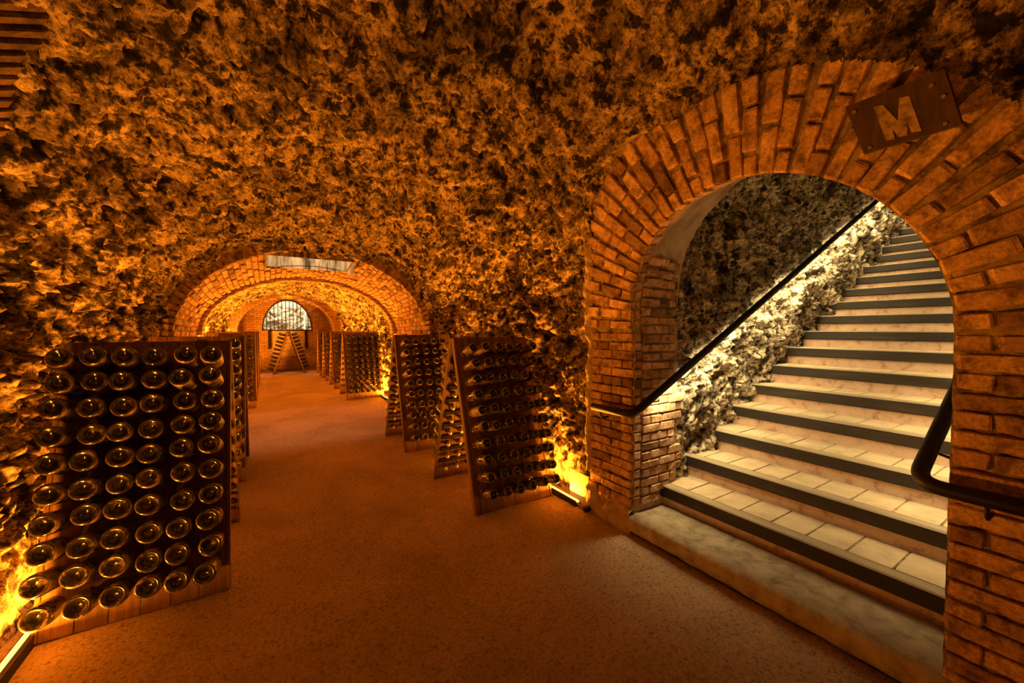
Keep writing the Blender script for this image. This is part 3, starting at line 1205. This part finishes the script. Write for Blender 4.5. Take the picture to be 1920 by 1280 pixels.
# ------------------------------------------------------------------ brick patch high on the left of the vault
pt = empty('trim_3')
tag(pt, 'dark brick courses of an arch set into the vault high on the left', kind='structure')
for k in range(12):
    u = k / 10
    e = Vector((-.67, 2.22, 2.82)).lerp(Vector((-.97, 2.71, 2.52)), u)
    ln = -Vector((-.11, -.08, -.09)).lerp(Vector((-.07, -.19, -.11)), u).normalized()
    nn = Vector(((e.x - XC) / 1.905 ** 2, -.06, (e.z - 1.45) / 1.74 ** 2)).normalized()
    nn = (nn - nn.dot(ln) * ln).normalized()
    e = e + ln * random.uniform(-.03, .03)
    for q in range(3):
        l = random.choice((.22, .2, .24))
        put_brick(pt, e - ln * l / 2 + nn * .056, (ln, nn.cross(ln).normalized(), nn), (l - .012, .047, .12), BR_SHADE)
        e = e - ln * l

# ------------------------------------------------------------------ end of the passage
YE = 17.25
ew = empty('wall_end', (XC, YE, 0))
tag(ew, 'brick end wall with a brick barrel around the barred half round opening', kind='structure')
# wall with half-round opening
wx0, wx1, wz0, wzt = -.17 - XC, 1.47 - XC, 1.56, 2.68
mb = MB()
mb.box(-2.2, 2.2, 0, .25, -.1, wz0)
N = 28
arcp = [((wx0 + wx1) / 2 + (wx1 - wx0) / 2 * math.cos(t), wz0 + (wzt - wz0) * math.sin(t)) for t in np.linspace(0, math.pi, N + 1)]
outp = []
for i in range(N + 1):
    t = math.pi * i / N
    c, s = math.cos(t), math.sin(t)
    kx = 2.2 / max(abs(c), 1e-6)
    kz = 1.7 / max(s, 1e-6)
    kk = min(kx, kz)
    outp.append((kk * c, wz0 + kk * s))
for i in range(N):
    a, b, c, d = arcp[i], arcp[i + 1], outp[i + 1], outp[i]
    mb.add([(a[0], 0, a[1]), (b[0], 0, b[1]), (c[0], 0, c[1]), (d[0], 0, d[1]), (a[0], .25, a[1]), (b[0], .25, b[1])], [(0, 1, 2, 3), (0, 4, 5, 1)])
mb.build('brick_face', M['far_brick'], ew)
# barrel of brick in front of it
bt = np.linspace(0, math.pi, 60)
by = np.linspace(-1.25, .02, 12)
BPq = np.zeros((len(by), 60 + 20, 3))
for i, y in enumerate(by):
    rowp = [(1.5, y, z) for z in np.linspace(-.05, 1.5, 10)] + [(1.5 * math.cos(t), y, 1.5 + 1.22 * math.sin(t)) for t in bt] + [(-1.5, y, z) for z in np.linspace(1.5, -.05, 10)]
    BPq[i] = rowp
ob('brick_barrel', big_mesh('brick_barrel', BPq, grid_faces(*BPq.shape[:2]), M['far_brick']), ew)
A_ = np.array([[(r * c_, -1.25, 1.5 + r2 * s_) for r, r2 in ((1.5, 1.22), (2.2, 1.9))] for c_, s_ in zip(np.cos(bt), np.sin(bt))])
ob('brick_ring', big_mesh('brick_ring', A_, grid_faces(*A_.shape[:2]), M['far_brick']), ew)
for sgn in (-1, 1):
    mb = MB()
    mb.box(min(sgn * 1.5, sgn * 2.2), max(sgn * 1.5, sgn * 2.2), -1.25, -1.23, -.05, 1.5)
    mb.build('brick_pier', M['far_brick'], ew)
# rendered hopper panel below the opening
mb = MB()
mb.add([(-.62, -.02, 1.52), (.69, -.02, 1.52), (.69, -.02, 1.15), (.58, -.02, .8), (.45, -.02, .55), (-.40, -.02, .55), (-.52, -.02, .8), (-.62, -.02, 1.15)],
       [(7, 6, 5, 4, 3, 2, 1, 0)])
mb.build('render_panel', M['plaster'], ew)
for sgn, xx in ((-1, -.62), (1, .69)):
    mb = MB()
    mb.box(xx - .09 if sgn > 0 else xx, xx if sgn > 0 else xx + .09, -.10, -.015, .85, 1.52)
    mb.build('panel_post', M['wood_dark'], ew)

wn = empty('window_1', (XC, YE - .02, 0))
tag(wn, 'half round opening with black iron bars in the end wall', kind='structure')
mb = MB()
mb.box(wx0 - .02, wx1 + .02, -.03, .02, wz0 - .03, wz0 + .01)
mb.tube([(p[0], 0, p[1]) for p in arcp], .02, 8)
mb.build('window_frame', M['grille'], wn)
for i in range(12):
    x = wx0 + (wx1 - wx0) * (i + 1) / 13
    rel = (x - (wx0 + wx1) / 2) / ((wx1 - wx0) / 2)
    mb = MB()
    mb.tube([(x, 0, wz0), (x, 0, wz0 + (wzt - wz0) * math.sqrt(max(0, 1 - rel * rel)))], .014, 6)
    mb.build('bar', M['grille'], wn)
mb = MB()
mb.box(.60, .64, .35, .39, wz0 - .1, 2.45)
mb.build('lamp_tube', M['led'], wn)
# chamber behind the bars
cg = np.stack(np.meshgrid(np.linspace(-1.3, 2.6, 90), np.linspace(1.0, 3.3, 70), indexing='ij'), -1)
CP = np.stack([cg[..., 0], np.full(cg.shape[:2], YE + 1.15), cg[..., 1]], -1)
CP[..., 1] -= rock(CP, np.ones(CP.shape[:2])) * .8
M['rock_far'] = rock_material('pale_far_rock', (.62, .58, .48), (.46, .42, .34), (.25, .22, .17), .3)
o = ob('wall_far', big_mesh('wall_far', CP, grid_faces(*CP.shape[:2]), M['rock_far']))
tag(o, 'pale lit rock face seen through the barred opening', kind='structure')
mb = MB()
mb.box(-1.3, 2.6, YE + .25, YE + 1.2, .95, 1.0)
mb.box(-1.3, 2.6, YE + .25, YE + 1.2, 3.3, 3.35)
mb.box(-1.35, -1.3, YE + .25, YE + 1.2, .95, 3.35)
mb.box(2.6, 2.65, YE + .25, YE + 1.2, .95, 3.35)
o = mb.build('trim_4', M['rock_far'])
tag(o, 'stone chamber behind the barred opening', kind='structure')


# ------------------------------------------------------------------ floor light strips
def floor_light(x, y0, y1, sgn, label):
    h = empty('floor_light', (x, y0, 0))
    tag(h, label, 'floor light', group='floor lights along the walls')
    mb = MB()
    mb.tube([(0, 0, .030), (0, y1 - y0, .030)], .011, 10)
    mb.build('light_tube', M['tube'], h, True)
    mb = MB()
    L = y1 - y0 + .02
    mb.box(-.035, .035, -.01, L, -.015, .006)
    s0, s1 = (-sgn * .045, -sgn * .035)
    mb.box(min(s0, s1), max(s0, s1), -.01, L, -.015, .045)
    mb.build('housing', M['dark_parts_shade'], h)
    return h


floor_light(LX, -.85, 6.15, -1, 'glowing amber light tube in the channel at the foot of the left wall')
floor_light(RX, 2.66, 6.15, 1, 'amber light tube at the foot of the rock wall beside the brick jamb')
floor_light(-1.02, 8.3, 15.6, -1, 'amber light tube along the left wall beyond the brick rib')
floor_light(2.27, 8.3, 15.6, 1, 'amber light tube along the right wall beyond the brick rib')

pl = empty('metal_plate', (2.425, 2.68, 0))
tag(pl, 'small upright metal sheet shielding the floor light beside the brick jamb', 'metal plate')
mb = MB()
mb.box(0.0, .006, -.10, .16, -.01, .27, .002)
mb.build('sheet', M['plate'], pl)
mb = MB()
mb.box(.006, .04, .02, .05, -.01, .25)
mb.build('stay', M['plate'], pl)

cd = empty('conduit', (2.30, 2.95, .012))
tag(cd, 'short pale pipe lying on the floor by the right rack', 'pipe')
mb = MB()
mb.tube([(.06, -.42, 0), (.06, .25, 0)], .011, 8)
mb.build('pipe', M['plate'], cd, True)
mb = MB()
mb.box(.03, .09, -.44, -.40, -.012, .022)
mb.build('clip', M['dark_parts_shade'], cd)

# ------------------------------------------------------------------ riddling racks
LAM = .30
SL, CL = math.sin(LAM), math.cos(LAM)
HR = 1.515
SLEN = HR / CL
PW = .13           # plank width
TH = .034
ROWS = [1.430 - r * (1.430 - .165) / 9 for r in range(10)]
HOLE = .030


def plank_mesh(mat):
    """plank in panel axes: x width, y outward, z along the slope, with ten round holes"""
    mb = MB()
    w = PW - .004
    cuts = [0.0] + [(ROWS[9 - i] + ROWS[8 - i]) / 2 for i in range(9)] + [SLEN]
    nseg = 12
    for i in range(10):
        z0, z1 = cuts[i], cuts[i + 1]
        zc_ = ROWS[9 - i]
        ring, sq = [], []
        for k in range(nseg):
            a = 2 * math.pi * (k + .5) / nseg
            ring.append((HOLE * math.cos(a), zc_ + HOLE * math.sin(a)))
        # square boundary points matching the angular order
        b = []
        for k in range(nseg):
            a = 2 * math.pi * (k + .5) / nseg
            c, s = math.cos(a), math.sin(a)
            m_ = max(abs(c), abs(s))
            hx = w / 2 * c / m_
            hz = s / m_
            b.append((hx, zc_ + (hz * (z1 - zc_) if hz > 0 else hz * (zc_ - z0))))
        for yv, flip in ((0.0, False), (-TH, True)):
            v = [(p[0], yv, p[1]) for p in ring] + [(p[0], yv, p[1]) for p in b]
            f = []
            for k in range(nseg):
                q = (k, (k + 1) % nseg, nseg + (k + 1) % nseg, nseg + k)
                f.append(q if not flip else q[::-1])
            # corners
            cor = {1: (1, 1), 4: (-1, 1), 7: (-1, -1), 10: (1, -1)}
            for k, (cx_, cz_) in cor.items():
                v.append((w / 2 * cx_, yv, z1 if cz_ > 0 else z0))
                q = (nseg + k, nseg + (k + 1) % nseg, len(v) - 1)
                f.append(q[::-1] if not flip else q)
            mb.add(v, f)
        v = [(p[0], 0, p[1]) for p in ring] + [(p[0], -TH, p[1]) for p in ring]
        mb.add(v, [(k, nseg + k, nseg + (k + 1) % nseg, (k + 1) % nseg) for k in range(nseg)])
    for sx_ in (-1, 1):
        mb.add([(sx_ * w / 2, 0, 0), (sx_ * w / 2, -TH, 0), (sx_ * w / 2, -TH, SLEN), (sx_ * w / 2, 0, SLEN)], [(0, 1, 2, 3)])
    for z in (0, SLEN):
        mb.add([(-w / 2, 0, z), (w / 2, 0, z), (w / 2, -TH, z), (-w / 2, -TH, z)], [(0, 1, 2, 3)])
    return mesh('plank', mb.v, mb.f, mat)


PLANK = plank_mesh(M['wood'])
mb = MB()
mb.box(-3 * PW, 3 * PW, -TH - .024, -TH, SLEN - .075, SLEN - .01, .003)
PANEL = mesh('panel', mb.v, mb.f, M['wood_dark'])
mb = MB()
mb.box(-.011, .011, -TH - .012, .004, 0, SLEN, .003)
STILE = mesh('stile', mb.v, mb.f, M['wood'])
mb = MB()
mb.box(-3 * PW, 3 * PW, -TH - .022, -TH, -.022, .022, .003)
SHADE_BATTEN = mesh('shade_batten', mb.v, mb.f, M['wood_dark'])  # bars coloured near-black to stand for shaded gaps between the rows
mb = MB()
mb.box(-.025, .025, -.055, .055, 0, .006)
HINGE = mesh('hinge', mb.v, mb.f, M['black_iron'])
mb = MB()
mb.box(-.02, .02, -.42, .42, -.018, .018, .003)
STRETCH = mesh('stretcher', mb.v, mb.f, M['wood_dark'])


def panel_matrix(front):
    """panel axes in rack space: x along the width, y outward normal, z up the slope"""
    if front:
        m = Matrix(((1, 0, 0), (0, -CL, SL), (0, SL, CL))).transposed()
        m = Matrix(((-1, 0, 0), (0, -CL, SL), (0, SL, CL))).transposed().to_4x4()
        m.translation = Vector((0, -.51, 0))
    else:
        m = Matrix(((1, 0, 0), (0, CL, SL), (0, -SL, CL))).transposed().to_4x4()
        m.translation = Vector((0, .51, 0))
    return m


def make_rack():
    r = empty('riddling_rack')
    for front in (True, False):
        p = ob('panel', PANEL, r)
        p.matrix_local = panel_matrix(front)
        for k in range(6):
            q = ob('plank', PLANK, p)
            q.location = ((k - 2.5) * PW, random.uniform(-.002, .002), 0)
        for sx_ in (-1, 1):
            q = ob('stile', STILE, p)
            q.location = (sx_ * (3 * PW + .011), 0, 0)
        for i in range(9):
            q = ob('shade_batten', SHADE_BATTEN, p)
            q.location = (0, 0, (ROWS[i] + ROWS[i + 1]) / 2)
    for x in (-.25, .25):
        q = ob('hinge', HINGE, r)
        q.location = (x, 0, HR + .004)
    return r


def copy_tree(o, parent=None):
    c = o.copy()
    COL.objects.link(c)
    if parent is not None:
        c.parent = parent
        c.matrix_parent_inverse = o.matrix_parent_inverse
    for ch in list(o.children):
        copy_tree(ch, c)
    return c


PROTO = make_rack()
RACKS = {}
RXC, LXC = 1.49 + .40, -.235 - .40
spots = [
    ('R1', RXC, 3.46, 0, 'dark oak bottle rack beside the brick arch, nearest on the right'),
    ('R2', RXC, 5.475, 0, 'dark oak bottle rack just behind the rack nearest the brick arch'),
    ('R3', RXC, 9.89, 0, 'oak bottle rack beyond the brick rib, first in the row of four on the right'),
    ('R4', RXC, 11.88, 0, 'oak bottle rack beyond the brick rib, second in the row of four on the right'),
    ('R5', RXC, 13.65, 0, 'oak bottle rack beyond the brick rib, third in the row of four on the right'),
    ('R6', RXC, 15.28, 0, 'oak bottle rack beyond the brick rib, last in the row of four on the right'),
    ('L1', LXC, 3.43, 0, 'dark oak rack full of large bottles, nearest on the left'),
    ('L2', LXC, 5.44, 0, 'dark oak rack of large bottles just behind the nearest left rack'),
    ('L3', LXC, 9.90, 0, 'oak bottle rack beyond the brick rib, first in the row on the left'),
    ('L4', LXC, 11.93, 0, 'oak bottle rack beyond the brick rib, second in the row on the left'),
    ('L5', LXC, 13.95, 0, 'oak bottle rack beyond the brick rib, last in the row on the left'),
    ('E1', .63, 16.42, math.pi / 2, 'bottle rack standing sideways in front of the end wall'),
]
for i, (k, x, y, rz, lab) in enumerate(spots):
    o = PROTO if i == 0 else copy_tree(PROTO)
    o.location = (x, y, 0)
    o.rotation_euler = (0, 0, rz)
    tag(o, lab, 'bottle rack', group='A-frame bottle racks along the passage')
    RACKS[k] = o
q = ob('stretcher', STRETCH, RACKS['E1'])
q.location = (-.36, 0, .13)

# ------------------------------------------------------------------ bottles


def lathe(prof, n, mat, name, smooth=True):
    v, f = [], []
    for (r, z) in prof:
        if r <= 1e-6:
            v.append((0, 0, z))
        else:
            v += [(r * math.cos(2 * math.pi * k / n), r * math.sin(2 * math.pi * k / n), z) for k in range(n)]
    # index bookkeeping
    st_ = []
    b = 0
    for (r, z) in prof:
        st_.append(b)
        b += 1 if r <= 1e-6 else n
    for i in range(len(prof) - 1):
        a, c = st_[i], st_[i + 1]
        ra, rc = prof[i][0] > 1e-6, prof[i + 1][0] > 1e-6
        for k in range(n):
            k2 = (k + 1) % n
            if ra and rc:
                f.append((a + k, c + k, c + k2, a + k2))
            elif ra:
                f.append((a + k, c, a + k2))
            elif rc:
                f.append((a, c + k, c + k2))
    return mesh(name, v, f, mat, smooth)


def bottle_profile(R, base, neck_end):
    """axis z: outward; base at z=base, mouth at z=neck_end (negative)"""
    hole = .0
    p = [(0, base - .036), (R * .28, base - .033), (R * .52, base - .018), (R * .70, base - .003), (R * .80, base), (R * .90, base - .003),
         (R * .975, base - .011), (R, base - .024), (R, .085)]
    sh = [(R * .985, .070), (R * .90, .048), (R * .74, .026), (R * .60, .010)]
    p += sh
    p += [(.0285, -.001), (.0235, -.018), (.0185, -TH - .002), (.0158, neck_end + .022), (.0172, neck_end + .018), (.0172, neck_end + .010), (.0150, neck_end), (0, neck_end)]
    return p


B_STD = lathe(bottle_profile(.0445, .232, -.092), 20, M['glass'], 'bottle')
B_MAG = lathe(bottle_profile(.0565, .262, -.105), 24, M['glass'], 'bottle')
B_STD_D = B_STD.copy()
B_MAG_D = B_MAG.copy()
for me_, rb_, side_ in ((B_STD, .0445, 'glass_side'), (B_MAG, .0565, 'glass_side'), (B_STD_D, .0445, 'glass_pale'), (B_MAG_D, .0565, 'glass_pale')):
    me_.materials[0] = M[side_]
    me_.materials.append(M['glass'])
    for p in me_.polygons:          # the punt is bare dark glass, the sides carry painted sheen and dust
        rad_ = max(math.hypot(me_.vertices[i].co.x, me_.vertices[i].co.y) for i in p.vertices)
        if p.center.z > .15 and rad_ < .96 * rb_:
            p.material_index = 1
M['glass_far'] = plain('dark_far_glass', [(.3, (.005, .004, .003)), (.7, (.014, .010, .006))], 20, .28, 60, 0, 0, spec=.5)
B_FAR = lathe([(0, .21), (.026, .228), (.036, .232), (.0445, .212), (.0445, .07), (.028, .004), (.016, -.05), (.016, -.09), (0, -.09)], 10, M['glass_far'], 'bottle')
CAP_S = lathe([(0, -.1085), (.0145, -.1085), (.0175, -.104), (.0180, -.083)], 12, M['cap'], 'cap')
CAP_M = lathe([(0, -.1215), (.0145, -.1215), (.0175, -.117), (.0180, -.096)], 12, M['cap'], 'cap')

ORD = ['first', 'second', 'third', 'fourth', 'fifth', 'sixth', 'seventh', 'eighth', 'ninth', 'tenth']
RNAME = {'R1': 'front of the nearest right rack', 'R1b': 'back of the nearest right rack', 'R2': 'front of the second right rack', 'R2b': 'back of the second right rack',
         'R3': 'rack beyond the rib', 'L1': 'nearest left rack', 'L1b': 'back of the nearest left rack',
         'L2': 'front of the second left rack', 'L2b': 'back of the second left rack', 'E1': 'left side of the end rack', 'E1b': 'right side of the end rack'}


def bottle_matrix(rk, front, row, col, jit=True):
    """col counts from the picture's left to right (world +x for the rows along the passage)"""
    rack = RACKS[rk]
    pm = panel_matrix(front)
    s = ROWS[row]
    x = (col - 2.5) * PW
    # panel x is mirrored on the front panel
    lx = -x if front else x
    loc = Vector((lx, 0, s))
    if jit:
        loc += Vector((random.uniform(-.004, .004), random.uniform(-.010, .010), random.uniform(-.003, .003)))
    # bottle z axis -> panel +y
    B = Matrix(((1, 0, 0), (0, 0, 1), (0, -1, 0))).transposed().to_4x4()
    B = Matrix(((1, 0, 0), (0, 0, -1), (0, 1, 0))).transposed().to_4x4()
    tilt = Matrix.Rotation(random.uniform(-.035, .035), 4, 'X') @ Matrix.Rotation(random.uniform(-.045, .045), 4, 'Z') if jit else Matrix.Identity(4)
    rackm = Matrix.Translation(rack.location) @ Matrix.Rotation(rack.rotation_euler[2], 4, 'Z')
    return rackm @ pm @ Matrix.Translation(loc) @ tilt @ B @ Matrix.Rotation(random.uniform(0, 6.28), 4, 'Z')


PALE_SET = {('L1', 2, 2), ('L1', 0, 4), ('L1', 0, 5), ('R1', 4, 0), ('R1', 5, 1), ('R2', 1, 0), ('R2', 3, 0), ('R1', 0, 1), ('L1', 1, 4), ('R1', 2, 4)}


def add_bottle(key, row, col, caps=True):
    rk, front = key[:2], not key.endswith('b')
    mag = rk[0] == 'L'
    d = (key, row, col) in PALE_SET
    me = (B_MAG_D if d else B_MAG) if mag else (B_STD_D if d else B_STD)
    if rk in ('R3', 'E1'):
        me = B_FAR
    o = ob('champagne_bottle', me)
    o.matrix_world = bottle_matrix(rk, front, row, col)
    size = 'large ' if mag else ''
    tag(o, f"{'pale' if d else 'dark'} {size}bottle, {ORD[row]} row down, {ORD[col]} from left, {RNAME[key]}", 'bottle',
        group='bottles in the ' + RNAME[key])
    if caps and rk not in ('R3', 'E1'):
        ob('cap', CAP_M if mag else CAP_S, o)
    return o


for row in range(10):
    for col in range(6):
        add_bottle('L1', row, col, caps=True)
        add_bottle('R1', row, col)
        add_bottle('R3', row, col)
for row in range(10):
    for col in range(5):
        add_bottle('R2', row, col)
    for col in ((0, 1, 2) if row > 5 else (0, 1)):
        add_bottle('R1b', row, col)
    for col in ((0, 1) if row > 5 else (0,)):
        add_bottle('R2b', row, col)
    add_bottle('L1b', row, 5)
    add_bottle('L2', row, 5)
    add_bottle('L2b', row, 5)
    # end rack: turned a quarter, so its first column faces the passage
    add_bottle('E1', row, 5)
    add_bottle('E1b', row, 0)

# the far racks' bottles, too small to pick apart: one mass
mb = MB()
vb = [v.co.copy() for v in B_FAR.vertices]
fb = [tuple(p.vertices) for p in B_FAR.polygons]
for rk in ('R4', 'R5', 'R6', 'L3', 'L4', 'L5'):
    for front in (True, False):
        cols = ((0, 1, 2) if rk[0] == 'R' else (3, 4, 5))
        if rk == 'L3' and front:
            cols = (1, 2, 3, 4, 5)
        if not front:
            cols = cols[:1] if rk[0] == 'R' else cols[-1:]
        for row in range(10):
            for col in cols:
                m = bottle_matrix(rk, front, row, col)
                mb.add([m @ p for p in vb], fb)
o = mb.build('far_bottles', M['glass_far'], None, True)
tag(o, 'mass of dark bottles in the distant racks beyond the brick rib', 'bottles', kind='stuff')
mb = MB()
cb = [v.co.copy() for v in CAP_S.vertices]
cf_ = [tuple(p.vertices) for p in CAP_S.polygons]
bpy.context.view_layer.update()
